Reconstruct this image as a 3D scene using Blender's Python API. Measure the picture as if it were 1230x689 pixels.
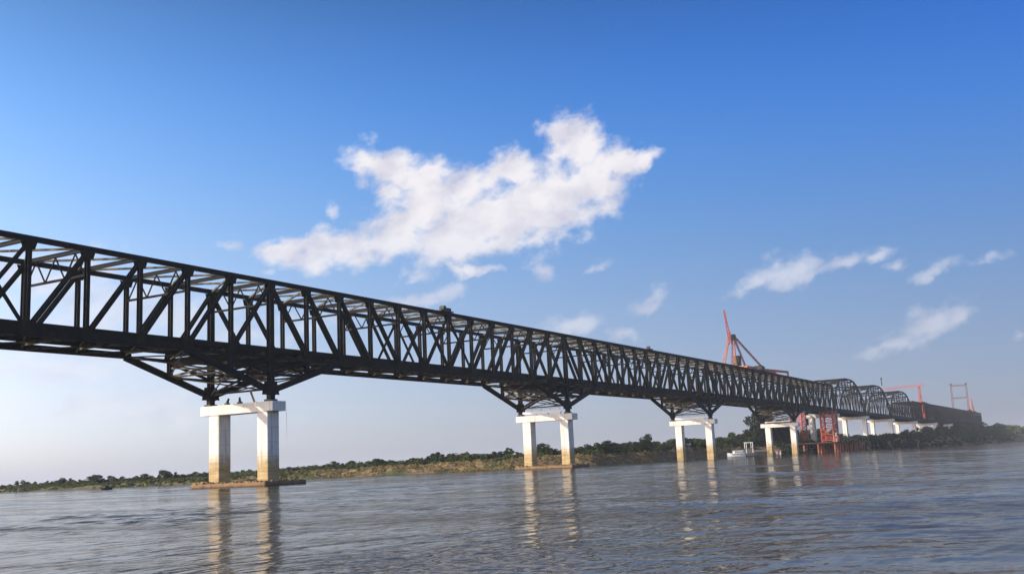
import bpy, math, random
import numpy as np
from mathutils import Vector, Matrix, Quaternion

random.seed(7); rng = np.random.default_rng(7)
scene = bpy.context.scene
for o in list(bpy.data.objects): bpy.data.objects.remove(o)

# =====================================================================
# camera   (world: x runs along the bridge, y across it, z up, metres)
# =====================================================================
FPX, PITCH, ROLL, CH = 1241.47, 9.6611, 2.6493, 1.8308
YAW, CY, CX = 29.6336, -124.376, -133.378
ya, pa, ro = map(math.radians, (YAW, PITCH, ROLL))
FW0 = Vector((math.cos(ya), math.sin(ya), 0))          # level forward
RT0 = Vector((math.sin(ya), -math.cos(ya), 0))         # level right
FWD = FW0 * math.cos(pa) + Vector((0, 0, math.sin(pa)))
UP0 = -FW0 * math.sin(pa) + Vector((0, 0, math.cos(pa)))
RIGHT = RT0 * math.cos(ro) - UP0 * math.sin(ro)
UP = RT0 * math.sin(ro) + UP0 * math.cos(ro)
cd = bpy.data.cameras.new('camera'); cam = bpy.data.objects.new('camera', cd)
scene.collection.objects.link(cam)
m = Matrix((RIGHT, UP, -FWD)).transposed().to_4x4(); m.translation = (CX, CY, CH)
cam.matrix_world = m
cd.sensor_fit = 'HORIZONTAL'; cd.sensor_width = 36; cd.lens = FPX / 1230 * 36
cd.clip_start = 0.5; cd.clip_end = 30000
scene.camera = cam

# =====================================================================
# world, sun, exposure
# =====================================================================
SUN_EL = math.radians(22)
SDIR = Vector((-0.848, 0.530, 0)).normalized() * math.cos(SUN_EL) + Vector((0, 0, math.sin(SUN_EL)))
scene.view_settings.view_transform = 'Standard'
scene.view_settings.look = 'None'
scene.view_settings.exposure = 0.0
scene.view_settings.gamma = 1.0
scene.view_settings.use_curve_mapping = False

def ray(px, py):
    x, y = px - 615, 344.5 - py
    return (FWD * FPX + RIGHT * x + UP * y).normalized()

def azel(px, py):
    d = ray(px, py)
    return math.degrees(math.atan2(d.y, d.x)), math.degrees(math.asin(d.z))

def build_world():
    w = bpy.data.worlds.new("World"); scene.world = w; w.use_nodes = True
    nt = w.node_tree; nt.nodes.clear(); N = nt.nodes; L = nt.links
    def nn(t, **k):
        n = N.new(t)
        for a, b in k.items(): setattr(n, a, b)
        return n
    def mth(op, a, b=None, c=None, clamp=False):
        n = nn('ShaderNodeMath', operation=op, use_clamp=clamp)
        for i, v in enumerate((a, b, c)):
            if v is None: continue
            if isinstance(v, (int, float)): n.inputs[i].default_value = v
            else: L.new(v, n.inputs[i])
        return n.outputs[0]
    def mix(f, a, b, bt='MIX'):
        n = nn('ShaderNodeMix', data_type='RGBA', blend_type=bt)
        if isinstance(f, (int, float)): n.inputs[0].default_value = f
        else: L.new(f, n.inputs[0])
        for i, v in ((6, a), (7, b)):
            if isinstance(v, tuple): n.inputs[i].default_value = (*v, 1)
            else: L.new(v, n.inputs[i])
        return n.outputs[2]
    sky = nn('ShaderNodeTexSky', sky_type='NISHITA', sun_disc=False)
    sky.sun_elevation = SUN_EL; sky.sun_rotation = math.atan2(SDIR.x, SDIR.y)
    sky.altitude = 50; sky.air_density = 1.0; sky.dust_density = 0.6; sky.ozone_density = 2.5
    tc = nn('ShaderNodeTexCoord')
    nrm = nn('ShaderNodeVectorMath', operation='NORMALIZE'); L.new(tc.outputs['Generated'], nrm.inputs[0])
    sp = nn('ShaderNodeSeparateXYZ'); L.new(nrm.outputs[0], sp.inputs[0])
    az = mth('MULTIPLY', mth('ARCTAN2', sp.outputs[1], sp.outputs[0]), 180 / math.pi)
    el = mth('MULTIPLY', mth('ARCSINE', sp.outputs[2]), 180 / math.pi)
    cv = nn('ShaderNodeCombineXYZ'); L.new(az, cv.inputs[0]); L.new(el, cv.inputs[1])
    # air of this afternoon: per channel, the clear-sky colour times exp(polynomial in height and nearness to the sun)
    t = mth('MINIMUM', mth('DIVIDE', mth('MAXIMUM', el, 0), 40), 0.66)
    dt = nn('ShaderNodeVectorMath', operation='DOT_PRODUCT'); L.new(nrm.outputs[0], dt.inputs[0]); dt.inputs[1].default_value = tuple(SDIR)
    c = mth('MINIMUM', mth('MAXIMUM', dt.outputs['Value'], -0.85), 0.45)
    ss = nn('ShaderNodeSeparateColor'); L.new(sky.outputs[0], ss.inputs[0]); cc = nn('ShaderNodeCombineColor')
    for i, (a0, a1, a2, a3, a4, a5) in enumerate(SKYFIT):
        lin = mth('ADD', mth('MULTIPLY', t, mth('MULTIPLY_ADD', t, mth('MULTIPLY_ADD', t, a5, a2), a1)), a0)
        lin = mth('ADD', lin, mth('MULTIPLY', c, mth('MULTIPLY_ADD', t, a4, a3)))
        L.new(mth('MULTIPLY', ss.outputs[i], mth('EXPONENT', lin)), cc.inputs[i])
    base = cc.outputs[0]
    # ---- clouds -------------------------------------------------------
    def noise(vec, sc, det, rough, dist=0.0):
        n = nn('ShaderNodeTexNoise', noise_dimensions='3D'); n.inputs['Scale'].default_value = sc
        n.inputs['Detail'].default_value = det; n.inputs['Roughness'].default_value = rough
        n.inputs['Distortion'].default_value = dist
        L.new(vec, n.inputs['Vector']); return n
    # puffs are drawn out along the wind, up to the right
    mp0 = nn('ShaderNodeMapping', vector_type='TEXTURE'); L.new(cv.outputs[0], mp0.inputs[0])
    mp0.inputs['Rotation'].default_value = (0, 0, math.radians(-14)); mp0.inputs['Scale'].default_value = (1.35, 1, 1)
    wn = noise(mp0.outputs[0], 0.6, 7, 0.58)
    off = nn('ShaderNodeVectorMath', operation='SUBTRACT'); L.new(wn.outputs['Color'], off.inputs[0]); off.inputs[1].default_value = (.5, .5, .5)
    offs = nn('ShaderNodeVectorMath', operation='SCALE'); L.new(off.outputs[0], offs.inputs[0]); offs.inputs['Scale'].default_value = 2.0
    wv = nn('ShaderNodeVectorMath', operation='ADD'); L.new(cv.outputs[0], wv.inputs[0]); L.new(offs.outputs[0], wv.inputs[1])
    accs = [None, None]
    for (px, py, a, b, rot, k) in CLOUDS:
        gi = 0 if (k >= .8 and 320 < px < 800 and py < 330) else 1
        acc = accs[gi]
        A, E = azel(px, py)
        mp = nn('ShaderNodeMapping', vector_type='TEXTURE'); L.new(wv.outputs[0], mp.inputs[0])
        mp.inputs['Location'].default_value = (A, E, 0)
        # azimuth grows to the left, so an upward slope to the right is a negative turn here
        mp.inputs['Rotation'].default_value = (0, 0, math.radians(-(rot - ROLL)))
        s = 1 / 21.0
        mp.inputs['Scale'].default_value = (a * s / math.cos(math.radians(E)), b * s, 1)
        ln = nn('ShaderNodeVectorMath', operation='LENGTH'); L.new(mp.outputs[0], ln.inputs[0])
        v = mth('MULTIPLY', mth('SUBTRACT', 1.0, mth('MULTIPLY', ln.outputs['Value'], 0.62)), k)
        accs[gi] = v if acc is None else mth('SMOOTH_MAX', acc, v, 0.12)
    n1 = noise(mp0.outputs[0], 0.8, 9, 0.55, 0.2)
    def cover(acc, amp, lo, hi):
        dens = mth('ADD', acc, mth('MULTIPLY', mth('SUBTRACT', n1.outputs[0], 0.5), amp))
        mr = nn('ShaderNodeMapRange', interpolation_type='SMOOTHSTEP'); L.new(dens, mr.inputs[0])
        mr.inputs[1].default_value = lo; mr.inputs[2].default_value = hi
        return mr.outputs[0]
    main = cover(accs[0], 1.35, 0.16, 0.74)
    faint = mth('MULTIPLY', cover(accs[1], 1.5, 0.2, 0.95), 0.72)
    cloud = mth('MAXIMUM', main, faint)
    # shading: compare the density with that a little way towards the sun (left, up)
    mp2 = nn('ShaderNodeMapping'); L.new(mp0.outputs[0], mp2.inputs[0]); mp2.inputs['Location'].default_value = (0.5, 0.9, 0)
    n2 = noise(mp2.outputs[0], 0.45, 5, 0.5, 0.2)
    n3 = noise(mp0.outputs[0], 0.45, 5, 0.5, 0.2)
    sh = mth('ADD', mth('MULTIPLY', mth('SUBTRACT', n3.outputs[0], n2.outputs[0]), 2.4), 0.78, clamp=True)
    ccol = mix(sh, (0.64, 0.63, 0.76), (0.98, 0.95, 0.98))
    # distance dims the low clouds into the milky air
    lowf = nn('ShaderNodeMapRange'); L.new(el, lowf.inputs[0])
    lowf.inputs[1].default_value = 3; lowf.inputs[2].default_value = 14; lowf.inputs[3].default_value = .45; lowf.inputs[4].default_value = 1
    cf = mth('MULTIPLY', mth('MULTIPLY', cloud, lowf.outputs[0]), 0.97)
    bg1 = nn('ShaderNodeBackground'); L.new(base, bg1.inputs[0]); bg1.inputs[1].default_value = SKY_STR
    bg2 = nn('ShaderNodeBackground'); L.new(ccol, bg2.inputs[0]); bg2.inputs[1].default_value = CLOUD_STR
    ms = nn('ShaderNodeMixShader'); L.new(cf, ms.inputs[0]); L.new(bg1.outputs[0], ms.inputs[1]); L.new(bg2.outputs[0], ms.inputs[2])
    out = nn('ShaderNodeOutputWorld'); L.new(ms.outputs[0], out.inputs[0])

HAZE = 0.000125; SKY_STR = 0.10; CLOUD_STR = 0.95
SKYFIT = [[0.666, 4.459, -15.581, 2.07, 0.627, 9.993], [0.761, 0.328, 1.039, 1.974, -0.792, -4.44], [1.202, -4.071, 14.979, 1.731, -1.553, -15.803]]
CLOUDS = [  # where the photographed clouds stand: px, py, half width, half height, tilt, weight
    (345, 303, 38, 17, 10, 1), (400, 300, 52, 22, 8, 1), (465, 288, 56, 26, 12, 1), (540, 285, 72, 36, 12, 1),
    (600, 258, 70, 42, 18, 1), (650, 245, 70, 46, 25, 1), (700, 220, 56, 44, 30, 1), (692, 172, 30, 40, 75, 1), (530, 250, 70, 34, 8, .95), (640, 285, 45, 14, 10, .82),
    (735, 203, 34, 18, 20, 1), (764, 192, 22, 13, 30, .95), (615, 205, 45, 20, 10, 1), (500, 212, 58, 26, -14, 1),
    (452, 196, 40, 18, -10, .95), (470, 235, 20, 30, 60, .8), (560, 222, 50, 24, 0, .95), (560, 318, 50, 8, 2, .8),
    (652, 325, 17, 12, 0, .79), (715, 317, 20, 8, 10, .72), (402, 260, 9, 9, 0, .75), (285, 296, 16, 8, 0, .72),
    (780, 359, 24, 10, 25, .85), (682, 388, 38, 15, 10, 1), (535, 350, 26, 12, 20, 1), (500, 362, 44, 11, 5, 1),
    (316, 330, 12, 7, 0, .8), (750, 403, 20, 10, 0, .9), (100, 350, 130, 36, -5, .74), (230, 372, 90, 26, 0, .72),
    (905, 340, 34, 10, 22, .9), (950, 326, 46, 18, 12, 1), (1012, 315, 38, 10, 22, .9), (1052, 304, 20, 8, 20, .9),
    (1077, 318, 13, 8, 20, .8), (1122, 322, 30, 9, 15, .9), (1186, 315, 20, 9, 0, .85), (1112, 390, 50, 18, 22, 1),
    (1068, 412, 44, 10, 18, .85), (1146, 381, 22, 10, 20, .9), (1226, 402, 14, 6, 0, .75), (60, 440, 130, 30, 0, .9), (170, 490, 130, 30, 0, .88), (60, 335, 100, 34, 0, .95), (140, 370, 100, 34, 10, .95), (215, 385, 70, 28, 0, .92), (300, 400, 60, 18, 0, .78), (380, 385, 60, 16, 0, .76),
]
build_world()

sl = bpy.data.lights.new('sun', 'SUN'); sl.energy = 4.6; sl.angle = math.radians(0.5); sl.color = (1.0, 0.86, 0.68)
so = bpy.data.objects.new('sun', sl); scene.collection.objects.link(so)
so.rotation_euler = SDIR.to_track_quat('Z', 'Y').to_euler()

# =====================================================================
# materials
# =====================================================================
def mat(name, c1, c2=None, scale=1.0, rough=0.7, bump=0.0, bscale=None, metallic=0.0, detail=6, extra=None, obj_rand=0.0, spec=0.5):
    M = bpy.data.materials.new(name); M.use_nodes = True
    nt = M.node_tree; N = nt.nodes; L = nt.links; b = N['Principled BSDF']
    b.inputs['Roughness'].default_value = rough; b.inputs['Metallic'].default_value = metallic
    b.inputs['Specular IOR Level'].default_value = spec
    g = N.new('ShaderNodeNewGeometry')
    col = None
    if c2 is not None:
        n = N.new('ShaderNodeTexNoise'); n.inputs['Scale'].default_value = scale; n.inputs['Detail'].default_value = detail
        n.inputs['Roughness'].default_value = 0.65
        L.new(g.outputs['Position'], n.inputs['Vector'])
        r = N.new('ShaderNodeMapRange'); L.new(n.outputs[0], r.inputs[0]); r.inputs[1].default_value = 0.32; r.inputs[2].default_value = 0.68
        mx = N.new('ShaderNodeMix'); mx.data_type = 'RGBA'; L.new(r.outputs[0], mx.inputs[0])
        mx.inputs[6].default_value = (*c1, 1); mx.inputs[7].default_value = (*c2, 1); col = mx.outputs[2]
    else:
        b.inputs['Base Color'].default_value = (*c1, 1)
    if obj_rand and col is not None:
        oi = N.new('ShaderNodeObjectInfo'); hs = N.new('ShaderNodeHueSaturation')
        r2 = N.new('ShaderNodeMapRange'); L.new(oi.outputs['Random'], r2.inputs[0]); r2.inputs[3].default_value = 1 - obj_rand; r2.inputs[4].default_value = 1 + obj_rand
        L.new(r2.outputs[0], hs.inputs['Value']); L.new(col, hs.inputs['Color']); col = hs.outputs[0]
    if extra: col = extra(M, N, L, g, col, b)
    if col is not None: L.new(col, b.inputs['Base Color'])
    if bump:
        n = N.new('ShaderNodeTexNoise'); n.inputs['Scale'].default_value = bscale or scale * 4; n.inputs['Detail'].default_value = 5
        L.new(g.outputs['Position'], n.inputs['Vector'])
        bp = N.new('ShaderNodeBump'); bp.inputs['Strength'].default_value = bump; bp.inputs['Distance'].default_value = 0.1
        L.new(n.outputs[0], bp.inputs['Height']); L.new(bp.outputs[0], b.inputs['Normal'])
    return M

def stain(M, N, L, g, col, b):
    """flood stain with its own ragged shape on the lowest metres of the river piers"""
    sx = N.new('ShaderNodeSeparateXYZ'); L.new(g.outputs['Position'], sx.inputs[0])
    mp = N.new('ShaderNodeMapping'); L.new(g.outputs['Position'], mp.inputs[0]); mp.inputs['Scale'].default_value = (1, 1, 0.22)
    n = N.new('ShaderNodeTexNoise'); n.inputs['Scale'].default_value = 1.3; n.inputs['Detail'].default_value = 6; L.new(mp.outputs[0], n.inputs['Vector'])
    a = N.new('ShaderNodeMath'); a.operation = 'MULTIPLY_ADD'; L.new(n.outputs[0], a.inputs[0]); a.inputs[1].default_value = -4.0; L.new(sx.outputs[2], a.inputs[2])
    r = N.new('ShaderNodeMapRange'); r.interpolation_type = 'SMOOTHSTEP'; L.new(a.outputs[0], r.inputs[0])
    r.inputs[1].default_value = 5.6; r.inputs[2].default_value = 1.2; r.inputs[3].default_value = 0; r.inputs[4].default_value = 1
    mx = N.new('ShaderNodeMix'); mx.data_type = 'RGBA'; L.new(r.outputs[0], mx.inputs[0]); L.new(col, mx.inputs[6]); mx.inputs[7].default_value = (0.42, 0.31, 0.15, 1)
    # streaky tide bands
    w = N.new('ShaderNodeTexNoise'); w.inputs['Scale'].default_value = 1.0; w.inputs['Detail'].default_value = 4
    mp2 = N.new('ShaderNodeMapping'); L.new(g.outputs['Position'], mp2.inputs[0]); mp2.inputs['Scale'].default_value = (0.3, 0.3, 2.0); L.new(mp2.outputs[0], w.inputs['Vector'])
    rr = N.new('ShaderNodeMapRange'); L.new(w.outputs[0], rr.inputs[0]); rr.inputs[1].default_value = .35; rr.inputs[2].default_value = .7; rr.inputs[3].default_value = 1.15; rr.inputs[4].default_value = 0.7
    hs = N.new('ShaderNodeHueSaturation'); L.new(rr.outputs[0], hs.inputs['Value']); L.new(mx.outputs[2], hs.inputs['Color'])
    m3 = N.new('ShaderNodeMix'); m3.data_type = 'RGBA'; L.new(r.outputs[0], m3.inputs[0]); L.new(col, m3.inputs[6]); L.new(hs.outputs[0], m3.inputs[7])
    wv = N.new('ShaderNodeMath'); wv.operation = 'PINGPONG'; L.new(sx.outputs[2], wv.inputs[0]); wv.inputs[1].default_value = 1.22
    jl = N.new('ShaderNodeMapRange'); L.new(wv.outputs[0], jl.inputs[0]); jl.inputs[1].default_value = .0; jl.inputs[2].default_value = .09; jl.inputs[3].default_value = .72; jl.inputs[4].default_value = 1
    dm = N.new('ShaderNodeMapping'); L.new(g.outputs['Position'], dm.inputs[0]); dm.inputs['Scale'].default_value = (2.2, 2.2, 0.12)
    dn = N.new('ShaderNodeTexNoise'); dn.inputs['Scale'].default_value = 1.0; dn.inputs['Detail'].default_value = 5; L.new(dm.outputs[0], dn.inputs['Vector'])
    dr = N.new('ShaderNodeMapRange'); L.new(dn.outputs[0], dr.inputs[0]); dr.inputs[1].default_value = .5; dr.inputs[2].default_value = .75; dr.inputs[3].default_value = 1; dr.inputs[4].default_value = .62
    mm = N.new('ShaderNodeMath'); mm.operation = 'MULTIPLY'; L.new(jl.outputs[0], mm.inputs[0]); L.new(dr.outputs[0], mm.inputs[1])
    h2 = N.new('ShaderNodeHueSaturation'); L.new(mm.outputs[0], h2.inputs['Value']); L.new(m3.outputs[2], h2.inputs['Color'])
    return h2.outputs[0]
def wet(M, N, L, g, col, b):
    sx = N.new('ShaderNodeSeparateXYZ'); L.new(g.outputs['Position'], sx.inputs[0])
    n = N.new('ShaderNodeTexNoise'); n.inputs['Scale'].default_value = 1.5; L.new(g.outputs['Position'], n.inputs['Vector'])
    a = N.new('ShaderNodeMath'); a.operation = 'MULTIPLY_ADD'; L.new(n.outputs[0], a.inputs[0]); a.inputs[1].default_value = -.35; L.new(sx.outputs[2], a.inputs[2])
    r = N.new('ShaderNodeMapRange'); L.new(a.outputs[0], r.inputs[0]); r.inputs[1].default_value = -.05; r.inputs[2].default_value = .12; r.inputs[3].default_value = .35; r.inputs[4].default_value = 1
    h = N.new('ShaderNodeHueSaturation'); L.new(r.outputs[0], h.inputs['Value']); L.new(col, h.inputs['Color']); return h.outputs[0]

M_STEEL = mat('painted_steel', (0.006, 0.007, 0.008), (0.018, 0.018, 0.016), 0.5, 0.6, spec=0.08)
M_STEEL2 = mat('sunlit_tan_steel', (0.012, 0.012, 0.011), (0.26, 0.225, 0.16), 0.9, 0.6, spec=0.15)  # grey-tan steel; sunlit patches of bracing and floor beams painted into the mottling
M_GUSSET = mat('gusset_steel', (0.008, 0.009, 0.005), (0.022, 0.022, 0.011), 0.8, 0.6, spec=0.08)
M_DECK = mat('deck_boards', (0.02, 0.018, 0.016), (0.04, 0.036, 0.03), 1.0, 0.8)
M_CONC = mat('pier_concrete', (0.60, 0.575, 0.53), (0.72, 0.70, 0.66), 0.45, 0.8, bump=0.12, bscale=2.5, extra=stain)
M_FOOT = mat('footing_concrete', (0.12, 0.075, 0.035), (0.27, 0.175, 0.085), 0.8, 0.85, bump=0.3, bscale=3, extra=wet)
M_RED = mat('red_steel', (0.30, 0.032, 0.015), (0.45, 0.07, 0.03), 0.5, 0.6)
M_ORANGE = mat('orange_steel', (0.36, 0.09, 0.045), (0.50, 0.17, 0.08), 0.4, 0.6)
M_RUST = mat('rusty_pile', (0.22, 0.06, 0.03), (0.40, 0.16, 0.09), 0.8, 0.8)
M_DARK = mat('dark_machinery', (0.02, 0.02, 0.022), (0.05, 0.045, 0.04), 1.5, 0.6)
M_PURPLE = mat('brown_mast_steel', (0.08, 0.024, 0.024), (0.13, 0.045, 0.04), 0.5, 0.6)
M_WHITE = mat('white_paint', (0.75, 0.74, 0.72), (0.82, 0.81, 0.8), 1.0, 0.5)
M_HULL = mat('weathered_hull', (0.10, 0.09, 0.085), (0.2, 0.18, 0.165), 1.2, 0.7)
M_WOOD = mat('old_timber', (0.12, 0.08, 0.045), (0.25, 0.17, 0.1), 1.0, 0.85)
M_BARK = mat('bark', (0.06, 0.045, 0.03), (0.12, 0.09, 0.06), 2.0, 0.9)
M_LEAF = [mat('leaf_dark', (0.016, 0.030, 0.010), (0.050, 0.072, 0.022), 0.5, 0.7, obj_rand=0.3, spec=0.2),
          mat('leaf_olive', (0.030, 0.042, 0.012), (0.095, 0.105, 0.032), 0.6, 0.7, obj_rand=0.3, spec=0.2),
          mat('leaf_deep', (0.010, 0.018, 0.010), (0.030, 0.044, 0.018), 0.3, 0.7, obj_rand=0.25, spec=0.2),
          mat('grass_green', (0.05, 0.072, 0.022), (0.12, 0.135, 0.05), 0.2, 0.8, spec=0.1)]
M_DRY = mat('dry_grass', (0.14, 0.11, 0.045), (0.32, 0.235, 0.11), 0.7, 0.9, spec=0.1)

# =====================================================================
# mesh helpers
# =====================================================================
class MB:
    def __init__(s): s.v = []; s.f = []
    def add(s, vs, fs):
        b = len(s.v); s.v += [tuple(v) for v in vs]; s.f += [tuple(i + b for i in f) for f in fs]; return s
    def box(s, x0, x1, y0, y1, z0, z1):
        vs = [(x, y, z) for z in (z0, z1) for x, y in ((x0, y0), (x1, y0), (x1, y1), (x0, y1))]
        return s.add(vs, [(3, 2, 1, 0), (4, 5, 6, 7), (0, 1, 5, 4), (1, 2, 6, 5), (2, 3, 7, 6), (3, 0, 4, 7)])
    def bbox(s, x0, x1, y0, y1, z0, z1, c=0.08):
        """box with chamfered vertical edges and chamfered top"""
        def ring(i, z): 
            return [(x0 + i + c, y0 + i, z), (x1 - i - c, y0 + i, z), (x1 - i, y0 + i + c, z), (x1 - i, y1 - i - c, z),
                    (x1 - i - c, y1 - i, z), (x0 + i + c, y1 - i, z), (x0 + i, y1 - i - c, z), (x0 + i, y0 + i + c, z)]
        rs = [ring(0, z0), ring(0, z1 - c), ring(c * .8, z1)]
        vs = [p for r in rs for p in r]; fs = []
        for k in range(2):
            for i in range(8): fs.append((k * 8 + i, k * 8 + (i + 1) % 8, k * 8 + 8 + (i + 1) % 8, k * 8 + 8 + i))
        fs.append(tuple(range(7, -1, -1))); fs.append(tuple(range(16, 24)))
        return s.add(vs, fs)
    def frame(s, p0, p1, side=None):
        p0, p1 = Vector(p0), Vector(p1); d = (p1 - p0).normalized()
        sd = Vector(side) if side else Vector((0, 1, 0))
        if abs(d.dot(sd)) > .95: sd = Vector((1, 0, 0))
        u = (sd - d * sd.dot(d)).normalized(); w = d.cross(u)
        return p0, p1, d, u, w
    def beam(s, p0, p1, a, b, side=None):
        """box bar, a = width along 'side' (default y), b = the other width"""
        p0, p1, d, u, w = s.frame(p0, p1, side)
        vs = [p + u * i * a / 2 + w * j * b / 2 for p in (p0, p1) for i, j in ((-1, -1), (1, -1), (1, 1), (-1, 1))]
        return s.add(vs, [(3, 2, 1, 0), (4, 5, 6, 7), (0, 1, 5, 4), (1, 2, 6, 5), (2, 3, 7, 6), (3, 0, 4, 7)])
    def hbeam(s, p0, p1, a, b, t=0.06, side=None):
        """H section: flanges at +-a/2 along 'side', b wide, web between"""
        p0, p1, d, u, w = s.frame(p0, p1, side)
        for k in (-1, 1):
            s.beam(p0 + u * k * (a / 2 - t / 2), p1 + u * k * (a / 2 - t / 2), t, b, side)
        s.beam(p0, p1, a - 2 * t - .004, t, side); return s
    def tube(s, pts, r, n=6, cap=True):
        pts = [Vector(p) for p in pts]; rs = r if isinstance(r, (list, tuple)) else [r] * len(pts); b = len(s.v)
        for i, p in enumerate(pts):
            d = (pts[min(i + 1, len(pts) - 1)] - pts[max(i - 1, 0)]).normalized()
            a = Vector((0, 0, 1)) if abs(d.z) < .9 else Vector((1, 0, 0)); u = d.cross(a).normalized(); w = d.cross(u)
            for k in range(n):
                t = 2 * math.pi * k / n; s.v.append(tuple(p + (u * math.cos(t) + w * math.sin(t)) * rs[i]))
        for i in range(len(pts) - 1):
            for k in range(n):
                s.f.append((b + i * n + k, b + i * n + (k + 1) % n, b + (i + 1) * n + (k + 1) % n, b + (i + 1) * n + k))
        if cap:
            s.f.append(tuple(b + k for k in range(n - 1, -1, -1))); s.f.append(tuple(b + (len(pts) - 1) * n + k for k in range(n)))
        return s
    def mesh(s, name, m):
        me = bpy.data.meshes.new(name); me.from_pydata(s.v, [], s.f); me.materials.append(m); me.update(); return me

def link(name, me, parent=None, loc=(0, 0, 0), rz=0, sc=None):
    o = bpy.data.objects.new(name, me); scene.collection.objects.link(o)
    o.location = loc
    if rz: o.rotation_euler.z = rz
    if sc: o.scale = sc
    if parent: o.parent = parent
    return o
def part(name, mb, m, parent, loc=(0, 0, 0)): return link(name, mb.mesh(name, m), parent, loc)
def thing(name, label, cat, loc=(0, 0, 0), rz=0, group=None):
    o = link(name, None, None, loc, rz); o['label'] = label; o['category'] = cat
    if group: o['group'] = group
    return o
def tag(o, label, cat, group=None):
    o['label'] = label; o['category'] = cat
    if group: o['group'] = group
    return o
def structure(o): o['kind'] = 'structure'; return o
def stuff(o, label=None, cat=None):
    o['kind'] = 'stuff'
    if label: o['label'] = label; o['category'] = cat
    return o
def np_mesh(name, V, F, m, smooth=False):
    me = bpy.data.meshes.new(name); nv, nf, k = len(V), len(F), F.shape[1]
    me.vertices.add(nv); me.vertices.foreach_set('co', np.asarray(V, np.float32).ravel())
    me.loops.add(nf * k); me.loops.foreach_set('vertex_index', np.asarray(F, np.int32).ravel())
    me.polygons.add(nf); me.polygons.foreach_set('loop_start', np.arange(0, nf * k, k, dtype=np.int32))
    me.polygons.foreach_set('loop_total', np.full(nf, k, np.int32))
    if smooth: me.polygons.foreach_set('use_smooth', np.ones(nf, bool))
    me.materials.append(m); me.update(calc_edges=True); return me

def smooth01(t): t = np.clip(t, 0, 1); return t * t * (3 - 2 * t)
class SineNoise:
    def __init__(s, seed, lmin, lmax, n=24):
        r = np.random.default_rng(seed); lam = np.exp(r.uniform(np.log(lmin), np.log(lmax), n)); th = r.uniform(0, 2 * np.pi, n)
        s.kx = 2 * np.pi / lam * np.cos(th); s.ky = 2 * np.pi / lam * np.sin(th); s.ph = r.uniform(0, 6.28, n); s.n = n
    def __call__(s, x, y):
        x = np.asarray(x, float); y = np.asarray(y, float); o = np.zeros(np.broadcast(x, y).shape)
        for a, b, c in zip(s.kx, s.ky, s.ph): o += np.sin(a * x + b * y + c)
        return o / math.sqrt(s.n / 2)

# =====================================================================
# the setting: river, ground, far hill
# =====================================================================
KX = FPX / math.cos(pa)
def at(px, depth):
    """ground point seen at image column px (photo pixels, on the horizon) at the given level distance"""
    X = (px - 615) / KX * depth
    p = FW0 * depth + RT0 * X
    return CX + p.x, CY + p.y
SHX = [-3000, -400, 0, 117, 235, 370, 480, 600, 700, 770, 810, 900, 960, 1020, 1060, 1100, 1150, 1200, 1235, 1300, 2500]
SHD = [900, 500, 370, 345, 326, 322, 318, 312, 330, 378, 415, 492, 515, 560, 602, 695, 805, 1090, 1500, 1900, 2500]
HBX = [-3000, 0, 200, 370, 500, 700, 800, 900, 960, 1000, 1040, 1100, 1150, 1230, 2500]
HBH = [1.0, 1.0, 1.2, 2.1, 2.5, 3.2, 3.9, 3.6, 4.0, 5.0, 6.0, 6.5, 6.5, 6.0, 6.0]
def shore_depth(px): return np.interp(px, SHX, SHD)
def to_pd(x, y):
    dx, dy = np.asarray(x) - CX, np.asarray(y) - CY
    dep = dx * FW0.x + dy * FW0.y; lat = dx * RT0.x + dy * RT0.y
    return 615 + KX * lat / np.maximum(dep, 1), dep
nsE = SineNoise(8, .9, 3)
nsA, nsB, nsC = SineNoise(1, 12, 60), SineNoise(2, 3, 12), SineNoise(5, 60, 400)
def ground_z(x, y):
    px, dep = to_pd(x, y)
    d = dep - shore_depth(px) + nsA(x, y) * 1.2 + nsB(x, y) * 0.25
    H = np.interp(px, HBX, HBH); Lb = 4 + 3.0 * H
    h = H * smooth01(d / Lb) * (1 + 0.06 * nsB(x, y) + .05 * nsE(x, y)) + smooth01((d - 4) / 40) * (0.5 + 0.35 * nsA(x, y)) + smooth01((d - 30) / 200) * 0.8 * nsC(x, y) * 0.3
    h = np.where(d < 0, np.maximum(-1.6, 0.22 * d), h) + 0.02
    return h

def bank_col(M, N, L, g, col, b):
    """earth shows on the slope, grass on the level, with patches of either on the other"""
    sn = N.new('ShaderNodeSeparateXYZ'); L.new(g.outputs['Normal'], sn.inputs[0])
    sx = N.new('ShaderNodeSeparateXYZ'); L.new(g.outputs['Position'], sx.inputs[0])
    n = N.new('ShaderNodeTexNoise'); n.inputs['Scale'].default_value = 0.11; n.inputs['Detail'].default_value = 8; n.inputs['Roughness'].default_value = .7
    L.new(g.outputs['Position'], n.inputs['Vector'])
    a = N.new('ShaderNodeMath'); a.operation = 'MULTIPLY_ADD'; L.new(n.outputs[0], a.inputs[0]); a.inputs[1].default_value = 1.6; L.new(sn.outputs[2], a.inputs[2])
    r = N.new('ShaderNodeMapRange'); L.new(a.outputs[0], r.inputs[0]); r.inputs[1].default_value = 1.62; r.inputs[2].default_value = 1.86
    gr = N.new('ShaderNodeMix'); gr.data_type = 'RGBA'; L.new(n.outputs[0], gr.inputs[0]); gr.inputs[6].default_value = (0.05, 0.075, 0.03, 1); gr.inputs[7].default_value = (0.10, 0.12, 0.05, 1)
    mx = N.new('ShaderNodeMix'); mx.data_type = 'RGBA'; L.new(r.outputs[0], mx.inputs[0]); L.new(col, mx.inputs[6]); L.new(gr.outputs[2], mx.inputs[7])
    return mx.outputs[2]
M_BANK = mat('bank_earth', (0.15, 0.095, 0.045), (0.36, 0.25, 0.14), 0.6, 0.95, bump=0.6, bscale=1.2, extra=bank_col, spec=0.1)

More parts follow.
